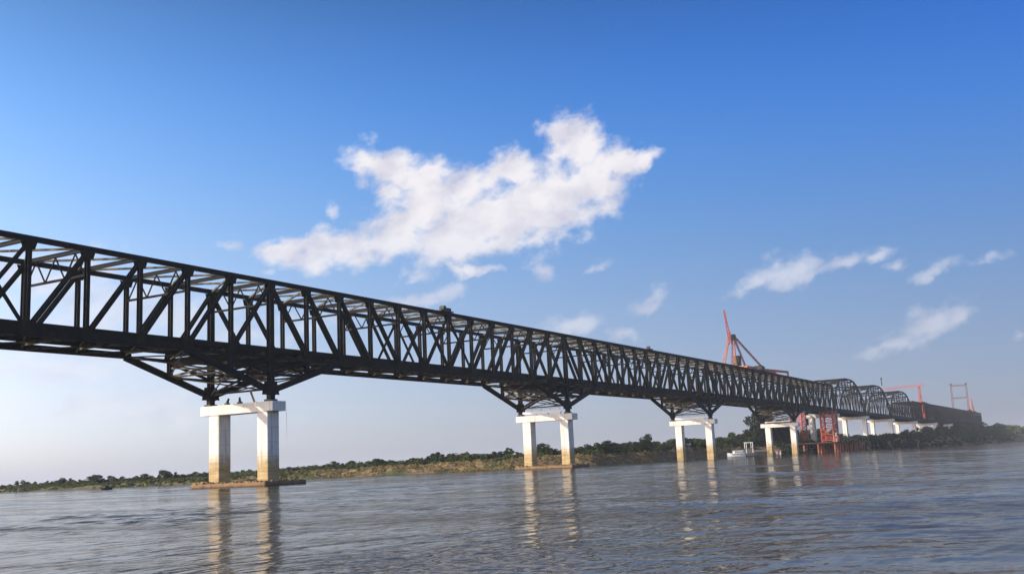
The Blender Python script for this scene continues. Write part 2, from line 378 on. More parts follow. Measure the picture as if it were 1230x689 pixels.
def build_ground():
    pxs = np.concatenate([np.linspace(-3200, -220, 60), np.linspace(-200, 1430, 820), np.linspace(1450, 3600, 50)])
    ds = np.concatenate([[-260, -120, -60, -30, -12, -6, -3, -1.5], np.arange(-.5, 16, .7), [17, 19, 22, 26, 31, 37, 45, 60, 80, 110, 150, 220, 320, 500, 900, 1600, 3000, 6000, 12000]])
    P, D = np.meshgrid(pxs, ds, indexing='ij')
    dep = shore_depth(P) + D; dep = np.maximum(dep, 40)
    X = (P - 615) / KX * dep
    x = CX + FW0.x * dep + RT0.x * X; y = CY + FW0.y * dep + RT0.y * X
    z = ground_z(x, y); z[dep > 3500] = 1.0
    V = np.stack([x, y, z], -1).reshape(-1, 3); n, k = P.shape
    i = np.arange(n * k).reshape(n, k); F = np.stack([i[:-1, :-1], i[1:, :-1], i[1:, 1:], i[:-1, 1:]], -1).reshape(-1, 4)
    structure(link('ground', np_mesh('ground', V, F, M_BANK, True)))
build_ground()

def water_mat():
    M = bpy.data.materials.new('river_water'); M.use_nodes = True; nt = M.node_tree; N = nt.nodes; L = nt.links; b = N['Principled BSDF']
    b.inputs['Roughness'].default_value = 0.04; b.inputs['IOR'].default_value = 1.33; b.inputs['Specular Tint'].default_value = (0.86, 0.79, 0.66, 1)
    g = N.new('ShaderNodeNewGeometry')
    n0 = N.new('ShaderNodeTexNoise'); n0.inputs['Scale'].default_value = 0.05; n0.inputs['Detail'].default_value = 4; L.new(g.outputs['Position'], n0.inputs['Vector'])
    mx = N.new('ShaderNodeMix'); mx.data_type = 'RGBA'; L.new(n0.outputs[0], mx.inputs[0])
    mx.inputs[6].default_value = (0.065, 0.052, 0.034, 1); mx.inputs[7].default_value = (0.095, 0.076, 0.05, 1); L.new(mx.outputs[2], b.inputs['Base Color'])
    prev = None
    for sc, st, rot, strx in ((0.16, 0.15, 0.6, 2.8), (0.6, 0.036, 0.45, 2.4), (2.4, 0.009, .8, 1.6)):
        mp = N.new('ShaderNodeMapping'); L.new(g.outputs['Position'], mp.inputs[0])
        mp.inputs['Rotation'].default_value = (0, 0, math.radians(YAW) + rot - .6); mp.inputs['Scale'].default_value = (1, strx, 1)
        n = N.new('ShaderNodeTexNoise'); n.inputs['Scale'].default_value = sc; n.inputs['Detail'].default_value = 3; n.inputs['Roughness'].default_value = .55; n.inputs['Distortion'].default_value = .4
        L.new(mp.outputs[0], n.inputs['Vector'])
        bp = N.new('ShaderNodeBump'); bp.inputs['Strength'].default_value = 1.0; bp.inputs['Distance'].default_value = st
        L.new(n.outputs[0], bp.inputs['Height'])
        if prev: L.new(prev.outputs[0], bp.inputs['Normal'])
        prev = bp
    L.new(prev.outputs[0], b.inputs['Normal'])
    # suspended silt at the surface: a dull share that does not mirror the sky, in drifting patches
    df = N.new('ShaderNodeBsdfDiffuse'); df.inputs['Color'].default_value = (0.068, 0.052, 0.030, 1); L.new(prev.outputs[0], df.inputs['Normal'])
    mp = N.new('ShaderNodeMapping'); L.new(g.outputs['Position'], mp.inputs[0]); mp.inputs['Rotation'].default_value = (0, 0, math.radians(YAW) + .25); mp.inputs['Scale'].default_value = (.16, .03, 1)
    pn = N.new('ShaderNodeTexNoise'); pn.inputs['Scale'].default_value = 1.0; pn.inputs['Detail'].default_value = 6; pn.inputs['Roughness'].default_value = .65; L.new(mp.outputs[0], pn.inputs['Vector'])
    pr = N.new('ShaderNodeMapRange'); L.new(pn.outputs[0], pr.inputs[0]); pr.inputs[1].default_value = .35; pr.inputs[2].default_value = .7; pr.inputs[3].default_value = .14; pr.inputs[4].default_value = .58
    ms = N.new('ShaderNodeMixShader'); L.new(pr.outputs[0], ms.inputs[0]); L.new(b.outputs[0], ms.inputs[1]); L.new(df.outputs[0], ms.inputs[2])
    L.new(ms.outputs[0], N['Material Output'].inputs['Surface'])
    return M
def build_water():
    a = np.concatenate([np.linspace(-180, -36, 40)[:-1], np.linspace(-36, 36, 560), np.linspace(36, 180, 40)[1:]])
    r = np.concatenate([[0.5, 4], np.exp(np.linspace(math.log(9), math.log(300), 1150)), np.exp(np.linspace(math.log(310), math.log(14000), 60))])
    A, R = np.meshgrid(np.radians(a), r, indexing='ij')
    x = CX + R * (np.cos(A) * FW0.x + np.sin(A) * RT0.x); y = CY + R * (np.cos(A) * FW0.y + np.sin(A) * RT0.y)
    z = np.zeros_like(x); rg = np.random.default_rng(3)
    gust = 0.75 + 0.45 * SineNoise(9, 12, 60, 14)(x, y)
    dr = np.gradient(r)[None, :]
    for i in range(54):
        lam = math.exp(rg.uniform(math.log(0.45), math.log(7))); th = math.radians(YAW + rg.normal(6, 24))
        amp = 0.0062 * lam / (2 * math.pi) * (1.35 if lam < 2.5 else .85); kx, ky = 2 * math.pi / lam * math.cos(th), 2 * math.pi / lam * math.sin(th)
        fade = smooth01((lam / np.maximum(dr, 1e-3) - 3) / 3)
        z += amp * np.sin(kx * x + ky * y + rg.uniform(0, 6.28)) * fade * np.clip(gust, .25, 1.8)
    # churned water of a wake a little way off the bow
    ws = SineNoise(31, 3, 9, 14)(x, y) * .5
    wk = smooth01((25.5 + ws * 1.8 - R) / 3.5) * smooth01((A - math.radians(-15)) / .12) * smooth01((math.radians(13) - A) / .2)
    for i in range(26):
        lam = math.exp(rg.uniform(math.log(.28), math.log(1.1))); th = rg.uniform(0, 6.28); k_ = 2 * math.pi / lam
        z += .022 * lam / (2 * math.pi) * np.sin(k_ * math.cos(th) * x + k_ * math.sin(th) * y + rg.uniform(0, 6.28)) * wk
    V = np.stack([x, y, z], -1).reshape(-1, 3); n, k = x.shape
    i = np.arange(n * k).reshape(n, k); F = np.stack([i[:-1, :-1], i[:-1, 1:], i[1:, 1:], i[1:, :-1]], -1).reshape(-1, 4)
    structure(link('water', np_mesh('water', V, F, water_mat(), True)))
build_water()

def build_hill():
    pxs = np.linspace(120, 560, 60); M = mat('far_hill_scrub', (0.03, 0.045, 0.03), (0.07, 0.085, 0.05), 0.02, 0.9)
    V = []; F = []
    nh = SineNoise(21, 60, 500)
    for i, p in enumerate(pxs):
        for j, (dd, k) in enumerate(((0, 0), (60, .55), (140, .9), (240, 1), (400, .7), (700, 0))):
            x, y = at(p, 2300 + dd); t = (p - 120) / 440
            V.append((x, y, k * (22 * math.sin(math.pi * min(1, t * 1.9) / 2 if t < .5 else math.pi * (1 - (t - .5)) / 2 * .95) ** 1 * (1 - t) ** .55 * (1 + .07 * float(nh(x, y)))) - (0.5 if k == 0 else 0)))
    for i in range(len(pxs) - 1):
        for j in range(5): a = i * 6 + j; F.append((a, a + 6, a + 7, a + 1))
    structure(link('hills', np_mesh('hills', np.array(V), np.array(F), M, True)))
build_hill()

# =====================================================================
# the truss bridge
# =====================================================================
TW = 14.25                      # distance between the two trusses
ZT, ZC0, ZC1 = 34.85, 21.55, 22.55   # top chord centre, bottom chord underside / top
def dz(s): return float(np.interp(s, [250, 680, 1200], [0, -2.3, -2.7]))
BR = thing('truss_bridge', 'long dark steel truss bridge nearest the camera, flat top, running in from the left', 'bridge')
stations, kind = [], {}
for i, (a, b, n) in enumerate(((-112, 0, 12), (0, 112, 12), (112, 224, 12), (224, 336, 12), (336, 416, 8))):
    for k in range(n):
        stations.append((a + (b - a) * k / n, k, n))
stations.append((416.0, 0, 12))
S = [s for s, _, _ in stations]
PIERS = [-112, 0, 112, 224, 336, 416]
# shared member meshes
def pm(name, fn, m): mb = MB(); fn(mb); return mb.mesh(name, m)
me_post = pm('post', lambda b: b.hbeam((0, 0, ZC0 + .1), (0, 0, ZT - .3), .70, .56, .08), M_STEEL)
me_post_pier = pm('pier_post', lambda b: b.hbeam((0, 0, 15.2), (0, 0, ZT - .3), .95, .95, .12), M_STEEL)
def lat(b, p0, p1, w, n):       # laced channel pair
    p0, p1 = Vector(p0), Vector(p1)
    b.hbeam(p0, p1, w, .56, .08)
PL = 112 / 12
me_dg = {+1: pm('diagonal', lambda b: lat(b, (0, 0, ZC1 - .2), (PL, 0, ZT - .4), .72, 8), M_STEEL),
         -1: pm('diagonal', lambda b: lat(b, (0, 0, ZT - .4), (PL, 0, ZC1 - .2), .72, 8), M_STEEL)}
me_dgt = {+1: pm('diagonal', lambda b: b.hbeam((0, 0, ZC1 - .2), (PL, 0, ZT - .4), .6, .42, .07), M_STEEL),
          -1: pm('diagonal', lambda b: b.hbeam((0, 0, ZT - .4), (PL, 0, ZC1 - .2), .6, .42, .07), M_STEEL)}
def gus(b, z0, z1, w):
    for y in (-.44, .40): b.add([(-w / 2, y, z0), (w / 2, y, z0), (w / 2 * .62, y, z1), (-w / 2 * .62, y, z1), (-w / 2, y + .04, z0), (w / 2, y + .04, z0), (w / 2 * .62, y + .04, z1), (-w / 2 * .62, y + .04, z1)],
                                [(3, 2, 1, 0), (4, 5, 6, 7), (0, 1, 5, 4), (1, 2, 6, 5), (2, 3, 7, 6), (3, 0, 4, 7)])
me_gt = pm('gusset_plate', lambda b: gus(b, ZT - .35, ZT - 1.5, 2.0), M_GUSSET)
me_gb = pm('gusset_plate', lambda b: gus(b, ZC1 - .7, ZC1 + .85, 1.9), M_GUSSET)
me_strut = pm('top_strut', lambda b: b.hbeam((0, .5, ZT + .02), (0, TW - .5, ZT + .02), .6, .42, .06, side=(0, 0, 1)), M_STEEL)
me_strutd = pm('top_strut', lambda b: b.hbeam((0, .5, ZT + .02), (0, TW - .5, ZT + .02), .5, .34, .05, side=(0, 0, 1)), M_STEEL)
def swf(b):
    z0 = 31.1
    b.beam((0, .4, z0), (0, TW - .4, z0), .28, .34, side=(1, 0, 0))
    n = 6
    for i in range(n):
        y0 = .5 + (TW - 1) * i / n; y1 = .5 + (TW - 1) * (i + 1) / n
        b.beam((0, y0, z0 if i % 2 == 0 else ZT - .3), (0, y1, ZT - .3 if i % 2 == 0 else z0),   .17, .18, side=(1, 0, 0))
me_sway = pm('sway_frame', swf, M_STEEL)
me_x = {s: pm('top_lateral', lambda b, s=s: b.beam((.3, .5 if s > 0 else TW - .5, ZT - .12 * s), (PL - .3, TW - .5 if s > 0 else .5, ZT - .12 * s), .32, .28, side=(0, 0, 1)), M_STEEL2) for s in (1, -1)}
def fb(b):
    b.beam((0, .5, 22.3), (0, TW - .5, 22.3), .10, .34, side=(0, 0, 1)); b.beam((0, .5, 23.2), (0, TW - .5, 23.2), .10, .34, side=(0, 0, 1))
    b.beam((0, .5, 22.75), (0, TW - .5, 22.75), .8, .05, side=(0, 0, 1))
    for k in range(5):
        y = 1.6 + (TW - 3.2) * k / 4; b.beam((-.03, y, 22.36), (-.03, y, 23.14), .06, .14)
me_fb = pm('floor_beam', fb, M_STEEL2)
me_fbd = me_fb.copy(); me_fbd.materials.clear(); me_fbd.materials.append(M_STEEL)
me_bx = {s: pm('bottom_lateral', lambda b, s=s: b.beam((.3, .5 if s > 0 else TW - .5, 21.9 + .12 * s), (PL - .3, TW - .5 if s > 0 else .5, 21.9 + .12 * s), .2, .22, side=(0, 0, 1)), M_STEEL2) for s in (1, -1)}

def near_pier(k, n): return min(k, n - k)
for idx, (s, k, n) in enumerate(stations):
    z = dz(s); pier = (k == 0)
    for t in (0, TW):
        link('pier_post' if pier else 'post', me_post_pier if pier else me_post, BR, (s, t, z))
        link('gusset_plate', me_gt, BR, (s, t, z)); link('gusset_plate', me_gb, BR, (s, t, z))
    link('top_strut', me_strut, BR, (s, 0, z)); link('floor_beam', me_fb, BR, (s, 0, z))
    if k % 2 == 0: link('sway_frame', me_sway, BR, (s, 0, z))
    if idx == len(stations) - 1: break
    L_ = S[idx + 1] - s; sc = (L_ / PL, 1, 1); zz = (dz(s) + dz(S[idx + 1])) / 2
    left_half = k < n / 2                       # right of a pier the diagonals fall away from it
    mid = k in (n // 2 - 1, n // 2)
    for t in (0, TW):
        src = me_dgt if mid else me_dg
        link('diagonal', src[-1 if left_half else 1], BR, (s, t, zz), sc=sc)
        if k in (n // 2 - 1, n // 2): link('counter_diagonal', me_dgt[1 if left_half else -1], BR, (s, t + .02, zz), sc=(L_ / PL, .55, 1))
    for q in (1, -1):
        link('top_lateral', me_x[q], BR, (s, 0, zz), sc=sc)
        link('bottom_lateral', me_bx[q], BR, (s, 0, zz), sc=sc)

def poly_chord(name, pts, a, b, m, parent, y):
    mb = MB()
    for (x0, z0), (x1, z1) in zip(pts[:-1], pts[1:]): mb.beam((x0, y, z0), (x1, y, z1), a, b)
    return part(name, mb, m, parent)
for t in (0, TW):
    mb = MB()
    for i in range(len(S) - 1):
        s0, s1 = S[i], S[i + 1]; z0, z1 = ZT + dz(s0), ZT + dz(s1)
        mb.beam((s0, t, z0), (s1, t, z1), .74, .62)
        mb.beam((s0, t, z0 + .345), (s1, t, z1 + .345), .88, .06)        # cover plate
    part('top_chord', mb, M_STEEL, BR)
    mb = MB()
    for i, (s0, k, n) in enumerate(stations[:-1]):
        s1 = S[i + 1]; thin = k < 2 or k >= n - 2
        zc = (ZC0 + .2) if thin else (ZC0 + ZC1) / 2
        mb.beam((s0, t, zc + dz(s0)), (s1, t, zc + dz(s1)), .8 if not thin else .7, .44 if thin else .98)
    part('bottom_chord', mb, M_STEEL, BR)
    mb = MB(); yy = 1.0 if t == 0 else TW - 1.0
    for i in range(len(S) - 1): mb.beam((S[i], yy, 23.2 + dz(S[i])), (S[i + 1], yy, 23.2 + dz(S[i + 1])), .16, .95)
    part('edge_girder', mb, M_STEEL, BR)
# stringers and deck
for y in (2.0, 4.6, 7.1, 9.6, 12.2):
    mb = MB()
    for i in range(0, len(S) - 1): mb.hbeam((S[i] + .2, y, 23.0 + dz(S[i])), (S[i + 1] - .2, y, 23.0 + dz(S[i + 1])), .6, .3, .05, side=(0, 0, 1))
    part('stringer', mb, M_STEEL, BR)
mb = MB()
for i in range(len(S) - 1):
    mb.beam((S[i], TW / 2, 23.47 + dz(S[i])), (S[i + 1], TW / 2, 23.47 + dz(S[i + 1])), TW - 2.6, .24)
    for y in (1.32, TW - 1.32):
        mb.beam((S[i], y, 23.52 + dz(S[i])), (S[i + 1], y, 23.52 + dz(S[i + 1])), .08, .42)
part('deck', mb, M_DECK, BR)
# haunches over the river piers
ARM0, ARMZ = 21.75, 16.0
def arm(b, d): b.hbeam((d * 2 * PL, 0, ARM0), (d * .3, 0, ARMZ), .78, .95, .12)
me_arm = {d: pm('haunch_arm', lambda b, d=d: arm(b, d), M_STEEL) for d in (1, -1)}
zmid = (ARM0 + ARMZ) / 2
me_hp = pm('haunch_post', lambda b: b.hbeam((0, 0, zmid), (0, 0, ZC0), .7, .8, .1), M_STEEL)
me_hs = {d: pm('haunch_strut', lambda b, d=d: b.beam((d * PL, 0, 18.85), (0, 0, 18.75), .4, .42), M_STEEL) for d in (1, -1)}
me_hd = {d: pm('haunch_diagonal', lambda b, d=d: b.hbeam((d * PL, 0, 21.3), (d * .4, 0, 18.9), .4, .42, .07).hbeam((d * PL, 0, 18.95), (d * .4, 0, 21.3), .3, .3, .05), M_STEEL) for d in (1, -1)}
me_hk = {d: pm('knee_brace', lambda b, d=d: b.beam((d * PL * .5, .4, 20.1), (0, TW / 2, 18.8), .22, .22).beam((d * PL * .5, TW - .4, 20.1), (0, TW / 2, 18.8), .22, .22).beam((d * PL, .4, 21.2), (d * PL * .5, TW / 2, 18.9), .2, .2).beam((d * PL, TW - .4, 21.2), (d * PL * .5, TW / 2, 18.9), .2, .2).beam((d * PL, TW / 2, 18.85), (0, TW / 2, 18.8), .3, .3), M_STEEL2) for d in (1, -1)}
me_hg = pm('haunch_gusset', lambda b: gus(b, 15.3, 17.6, 3.4), M_STEEL)
def cross(b, z0, z1):
    b.beam((0, .4, z0), (0, TW - .4, z0), .3, .3, side=(1, 0, 0))
    b.beam((0, .4, z0 + .2), (0, TW - .4, z1), .34, .32, side=(1, 0, 0)); b.beam((.22, .4, z1), (.22, TW - .4, z0 + .2), .32, .32, side=(1, 0, 0))
me_cg = pm('cross_girder', lambda b: b.hbeam((0, .45, 21.35), (0, TW - .45, 21.35), 1.5, .5, .06, side=(0, 0, 1)), M_STEEL)
me_c0 = pm('cross_frame', lambda b: cross(b, 16.3, 20.5), M_STEEL)
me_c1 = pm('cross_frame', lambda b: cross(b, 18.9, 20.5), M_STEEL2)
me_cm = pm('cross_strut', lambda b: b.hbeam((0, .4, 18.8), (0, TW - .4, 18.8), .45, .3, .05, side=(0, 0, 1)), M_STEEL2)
def armx(b, d):
    for (u0, u1) in ((0, .5), (.5, 1)):
        for q in (0, 1):
            x0, z0 = d * (2 * PL * (1 - u0)), ARM0 + (ARMZ - ARM0) * u0; x1, z1 = d * (2 * PL * (1 - u1) + .3), ARM0 + (ARMZ - ARM0) * u1
            b.beam((x0, .4 if q else TW - .4, z0 + .1 * q), (x1, TW - .4 if q else .4, z1 + .1 * q), .2, .2)
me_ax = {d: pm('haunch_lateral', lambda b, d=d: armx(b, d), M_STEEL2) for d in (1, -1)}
for P in PIERS[:-1]:
    z = dz(P)
    for d in (1, -1):
        if P == -112 and False: continue
        for t in (0, TW):
            link('haunch_arm', me_arm[d], BR, (P, t, z)); link('haunch_post', me_hp, BR, (P + d * PL, t, z)); link('haunch_strut', me_hs[d], BR, (P, t, z)); link('haunch_diagonal', me_hd[d], BR, (P, t, z))
        link('cross_frame', me_c1, BR, (P + d * PL, 0, z)); link('haunch_lateral', me_ax[d], BR, (P, 0, z)); link('knee_brace', me_hk[d], BR, (P, 0, z))
    for d in (-1, 0, 1): link('cross_girder', me_cg, BR, (P + d * PL, 0, z))
    link('cross_frame', me_c0, BR, (P, 0, z)); link('cross_strut', me_cm, BR, (P, 0, z))
    for t in (0, TW): link('haunch_gusset', me_hg, BR, (P, t, z))
# end of the flat truss at pier 5 rests on short posts
# ---------------------------------------------------------------------
# arched spans
def arch_span(a, b, label, peak):
    T = thing('arched_truss_span', label, 'bridge span', (a, 0, 0), group='arched spans at the far end of the bridge')
    n = 10; xs = [(b - a) * i / n for i in range(n + 1)]
    prof = [0, .60, .85, .96, 1, 1, 1, .96, .85, .60, 0]
    zb = [22.05 + dz(a + x) for x in xs]; zt = [zb[i] + peak * prof[i] for i in range(n + 1)]
    for t in (0, TW):
        mb = MB()
        for i in range(n): mb.beam((xs[i], t, zt[i]), (xs[i + 1], t, zt[i + 1]), .75, .6)
        part('arched_chord', mb, M_STEEL, T)
        mb = MB()
        for i in range(n): mb.beam((xs[i], t, zb[i]), (xs[i + 1], t, zb[i + 1]), .85, 1.2)
        part('bottom_chord', mb, M_STEEL, T)
        for i in range(1, n):
            mb = MB().beam((xs[i], t, zb[i]), (xs[i], t, zt[i]), .34, .36); part('post', mb, M_STEEL, T)
            if 1 <= i < n - 0 and i < n - 1:
                up = i < n // 2
                mb = MB().beam((xs[i], t, zt[i] if up else zb[i]), (xs[i + 1], t, zb[i + 1] if up else zt[i + 1]), .3, .34); part('diagonal', mb, M_STEEL, T)
    for i in range(1, n):
        part('top_strut', MB().beam((xs[i], .4, zt[i]), (xs[i], TW - .4, zt[i]), .4, .4), M_STEEL, T)
        part('sway_frame', MB().beam((xs[i], .3, zt[i] - 4.2), (xs[i], TW - .3, zt[i] - 4.2), .2, .2).beam((xs[i], .3, zt[i] - 4.1), (xs[i], TW / 2, zt[i] - .2), .12, .12, side=(1, 0, 0)).beam((xs[i], TW - .3, zt[i] - 4.1), (xs[i], TW / 2, zt[i] - .2), .12, .12, side=(1, 0, 0)), M_STEEL, T)
        if i < n - 1:
            part('top_lateral', MB().beam((xs[i], .4, zt[i]), (xs[i + 1], TW - .4, zt[i + 1]), .25, .25).beam((xs[i], TW - .4, zt[i] + .15), (xs[i + 1], .4, zt[i + 1] + .15), .25, .25), M_STEEL, T)
    mb = MB(); 
    for i in range(n): mb.beam((xs[i], TW / 2, zb[i] + .9), (xs[i + 1], TW / 2, zb[i + 1] + .9), TW - 1.6, 1.0)
    part('deck', mb, M_DECK, T)
    for i in range(n + 1): part('floor_beam', MB().beam((xs[i], .5, zb[i] - .2), (xs[i], TW - .5, zb[i] - .2), .4, 1.0), M_STEEL, T)
    return T
ARCHES = [(416.8, 491.4, 'first arched truss span, just beyond the flat truss and the red towers', 18.0),
          (492.6, 571.4, 'middle arched truss span of three, with a thin lamp post rising from it', 18.0),
          (572.6, 661.4, 'last arched truss span, in front of the red gantry boom', 18.0)]
for a in ARCHES: arch_span(*a)
t = thing('signal_post', 'thin dark post standing on top of the middle arched span', 'post', (553, 0, 40.6))
part('pole', MB().tube([(0, 0, -.9), (0, 0, 3.6)], [.35, .22], 8), M_DARK, t); part('lamp_head', MB().bbox(-.5, .5, -.5, .5, 2.6, 4.0, .15), M_DARK, t)

# far flat spans on the land side
FT = thing('flat_truss_viaduct', 'dark flat truss spans beyond the arches, descending behind the trees on the right', 'bridge', (662, 0, 0))
def far_truss(x0, x1):
    n = int((x1 - x0) / 9.96); xs = [(x1 - x0) * i / n for i in range(n + 1)]
    Z = [dz(x0 + x) for x in xs]
    for t in (0, TW):
        mb = MB(); mc = MB()
        for i in range(n):
            mb.beam((xs[i], t, ZT + Z[i]), (xs[i + 1], t, ZT + Z[i + 1]), .8, .85); mc.beam((xs[i], t, 22.0 + Z[i]), (xs[i + 1], t, 22.0 + Z[i + 1]), .8, 1.2)
        part('top_chord', mb, M_STEEL, FT); part('bottom_chord', mc, M_STEEL, FT)
        for i in range(n + 1): link('post', me_post, FT, (xs[i], t, Z[i]))
        for i in range(n):
            d = me_dg[1 if i % 10 >= 5 else -1]; link('diagonal', d, FT, (xs[i], t, Z[i]), sc=((xs[1] - xs[0]) / PL, 1, 1))
    for i in range(n + 1):
        link('top_strut', me_strutd, FT, (xs[i], 0, Z[i])); link('floor_beam', me_fbd, FT, (xs[i], 0, Z[i]))
        if i % 2 == 0: link('sway_frame', me_sway, FT, (xs[i], 0, Z[i]))
    mb = MB()
    for i in range(n): mb.beam((xs[i], TW / 2, 23.0 + Z[i]), (xs[i + 1], TW / 2, 23.0 + Z[i + 1]), TW - 2, 1.4)
    part('deck', mb, M_DECK, FT)
far_truss(662.3, 1105)

# =====================================================================
# piers
# =====================================================================
def pier(s, label, foot=False, zbase=-2.0, top=0.0, bear=True):
    T = thing('bridge_pier', label, 'bridge pier', (s, 0, 0), group='white concrete piers of the bridge')
    zc = 14.1 + top
    part('pier_cap', MB().bbox(-1.8, 1.4, -2.1, 14.95, zc - 1.65, zc, .07), M_CONC, T)
    for t0, t1 in ((-.72, 1.72), (10.6, 13.05)):
        part('column', MB().bbox(-1.6, 1.25, t0, t1, zbase, zc - 1.65, .09), M_CONC, T)
    for t in (0, TW):
        b = part('bearing', MB().bbox(-.9, .9, t - .75, t + .75, zc, zc + .42, .05), M_DARK, T)
        part('rocker', MB().bbox(-.6, .6, t - .55, t + .55, zc + .42, zc + 1.3, .12), M_STEEL, T)
    if foot:
        V = MB()
        V.bbox(-4.3, 5.9, -2.6, 14.6, -2.5, .72, .12); part('footing', V, M_FOOT, T)
        rb = MB(); rr = random.Random(int(s) + 5)
        for _ in range(260):
            x = rr.uniform(-4.1, 5.6) if rr.random() < .4 else rr.uniform(-4.1, -1.8); y = rr.uniform(-2.3, 14.4); q = rr.uniform(.05, .24) * (1.5 if y > 11 else 1)
            vs = [(x + q * rr.uniform(.6, 1.2) * a, y + q * rr.uniform(.6, 1.2) * e, .71 + (0 if c < 0 else q * rr.uniform(.6, 1.3))) for c in (-1, 1) for a, e in ((-1, -1), (1, -1), (1, 1), (-1, 1))]
            rb.add(vs, [(3, 2, 1, 0), (4, 5, 6, 7), (0, 1, 5, 4), (1, 2, 6, 5), (2, 3, 7, 6), (3, 0, 4, 7)])
        stuff(part('rubble', rb, M_FOOT, T))
    return T
pier(-112, 'pier out of frame to the left, two legs on a low footing', True)
pier(0, 'nearest and tallest-looking pier, two white stained legs on a brown footing', True)
pier(112, 'second pier from the left, white legs on a brown footing low in the water', True)
pier(224, 'third pier from the left, between the second pier and the moored boats')
pier(336, 'fourth pier from the left, just right of the white boat, before the red towers')
pier(417, 'pier standing between the two red scaffold towers', top=dz(417) + 6.3)
pier(492, 'first pier on the bank right of the red towers', top=dz(492) + 6.6)
pier(572, 'second pier on the bank, under the end of the middle arched span', top=dz(572) + 6.6)
pier(662, 'last pier on the bank, under the end of the last arched span', top=dz(662) + 6.6)
for i, s in enumerate((760, 850, 940, 1030, 1103)):
    pier(s, 'white pier half hidden by trees, ' + ('nearest to the last arched span', 'second beyond the last arched span', 'below the portal mast', 'just beyond the portal mast', 'under the very end of the truss')[i], top=dz(s) + 6.6)

# small things on the first piers
for i, y in enumerate((9.2, 6.2)):
    t = thing('jack', ['left of two small dark jacks on top of the nearest pier cap', 'right of two small dark jacks on top of the nearest pier cap'][i], 'jack', (-1.0, y, 14.1), group='jacks on the nearest pier cap')
    part('base', MB().bbox(-.35, .35, -.4, .4, .0, .35, .05), M_DARK, t); part('ram', MB().tube([(0, 0, .35), (.05, -.1 + .2 * i, .75), (.15, -.25 + .45 * i, 1.15)], [.26, .2, .16], 8), M_DARK, t)
tag(part('plank', MB().beam((-1.2, 2.6, 14.15), (-.5, 4.2, 16.2), .35, .1), M_WOOD, None), 'pale plank leaning between the nearest pier cap and the steelwork', 'plank')
tag(part('rope', MB().tube([(1.2, -2.25, 14.2), (1.25, -2.4, 11), (1.22, -2.45, 7.6)], .035, 5), M_WHITE, None), 'thin rope hanging from the right end of the nearest pier cap', 'rope')
def catwalk(s, label):
    t = thing('catwalk', label, 'catwalk', (s, 0, 14.1), group='work platforms on the pier caps')
    part('platform', MB().box(-1.45, -.55, 1.4, 12.9, .55, .67), M_WOOD, t)
    for y in (1.6, 5.3, 9.0, 12.7): part('leg', MB().box(-1.1, -.95, y - .07, y + .07, 0, .55), M_WOOD, t)
    for y in (1.6, 4.4, 7.2, 10.0, 12.7): part('rail_post', MB().box(-1.42, -1.36, y - .04, y + .04, .67, 1.7), M_STEEL2, t)
    part('toe_board', MB().box(-1.5, -1.452, 1.4, 12.9, .5, 1.05), M_WHITE, t)
    part('handrail', MB().box(-1.43, -1.35, 1.5, 12.8, 1.7, 1.78), M_STEEL2, t)
catwalk(112, 'pale work platform on top of the second pier cap from the left')
catwalk(224, 'pale work platform on top of the third pier cap from the left')
catwalk(336, 'pale work platform on top of the pier cap beside the red towers')
# winch on the top chord
t = thing('winch', 'low dark winch sitting on the top chord above the middle of the second span', 'winch', (55, 0, ZT + .43))
part('bed', MB().box(-2.6, 2.4, -.7, .7, 0, .22), M_DARK, t); part('drum', MB().tube([(-.9, -.6, .75), (-.9, .6, .75)], .55, 12), M_DARK, t)
part('motor', MB().bbox(.3, 1.9, -.45, .45, .22, .95, .12), M_DARK, t)
t = thing('winch', 'small dark winch on the top chord left of the third pier', 'winch', (171, 0, ZT + .43))
part('bed', MB().box(-1.9, 1.9, -.7, .7, 0, .2), M_DARK, t); part('drum', MB().tube([(-.5, -.5, .6), (-.5, .5, .6)], .42, 12), M_DARK, t)

# =====================================================================
# cranes and gantries on the bridge
# =====================================================================
def lattice(b, p0, p1, w0, w1, n, r=.14):
    """four-legged lattice member"""
    p0, p1 = Vector(p0), Vector(p1); _, _, d, u, w = b.frame(p0, p1)
    cs = ((-1, -1), (1, -1), (1, 1), (-1, 1)); rows = []
    for i in range(n + 1):
        f = i / n; c = p0.lerp(p1, f); q = (w0 + (w1 - w0) * f) / 2; rows.append([c + u * a * q + w * e * q for a, e in cs])
    for k in range(4): b.beam(rows[0][k], rows[-1][k], r * 1.5, r * 1.5)
    for i in range(n):
        for k in range(4):
            b.beam(rows[i][k], rows[i + 1][(k + 1) % 4], r, r)
            b.beam(rows[i + 1][k], rows[i + 1][(k + 1) % 4], r, r)
zt = ZT + .43
T = thing('derrick_crane', 'red derrick crane with a raised boom standing on top of the truss', 'crane', (273, 4, zt))
part('base_frame', MB().box(-6, -5.4, -4.3, 10.6, 0, .5).box(5.4, 6, -4.3, 10.6, 0, .5).box(-5.4, 5.4, -.9, -.3, .02, .5).box(-5.4, 36, 6.2, 6.8, .02, .5).box(-5.4, 36, -.4, .2, .52, .95), M_ORANGE, T)
b = MB(); lattice(b, (-4.5, 0, .5), (-2.6, 0, 13.2), 1.6, .7, 7, .11); part('mast', b, M_ORANGE, T)
b = MB(); lattice(b, (-8.6, 3, .5), (-4.2, .8, 14.5), .8, .6, 7, .09); part('mast_leg', b, M_ORANGE, T)
b = MB(); lattice(b, (-4.2, .8, 9.5), (-9.2, .8, 22.8), 1.0, .4, 9, .085); part('boom', b, M_RED, T)
for y in (-1.4, 6): 
    b = MB(); lattice(b, (-2.6, 0, 13.2), (32, y, 1.2), .55, .5, 12, .08); part('back_stay', b, M_RED, T)
part('mast_head', MB().bbox(-3.4, -1.6, -.9, .9, 11.2, 13.6, .3), M_DARK, T)
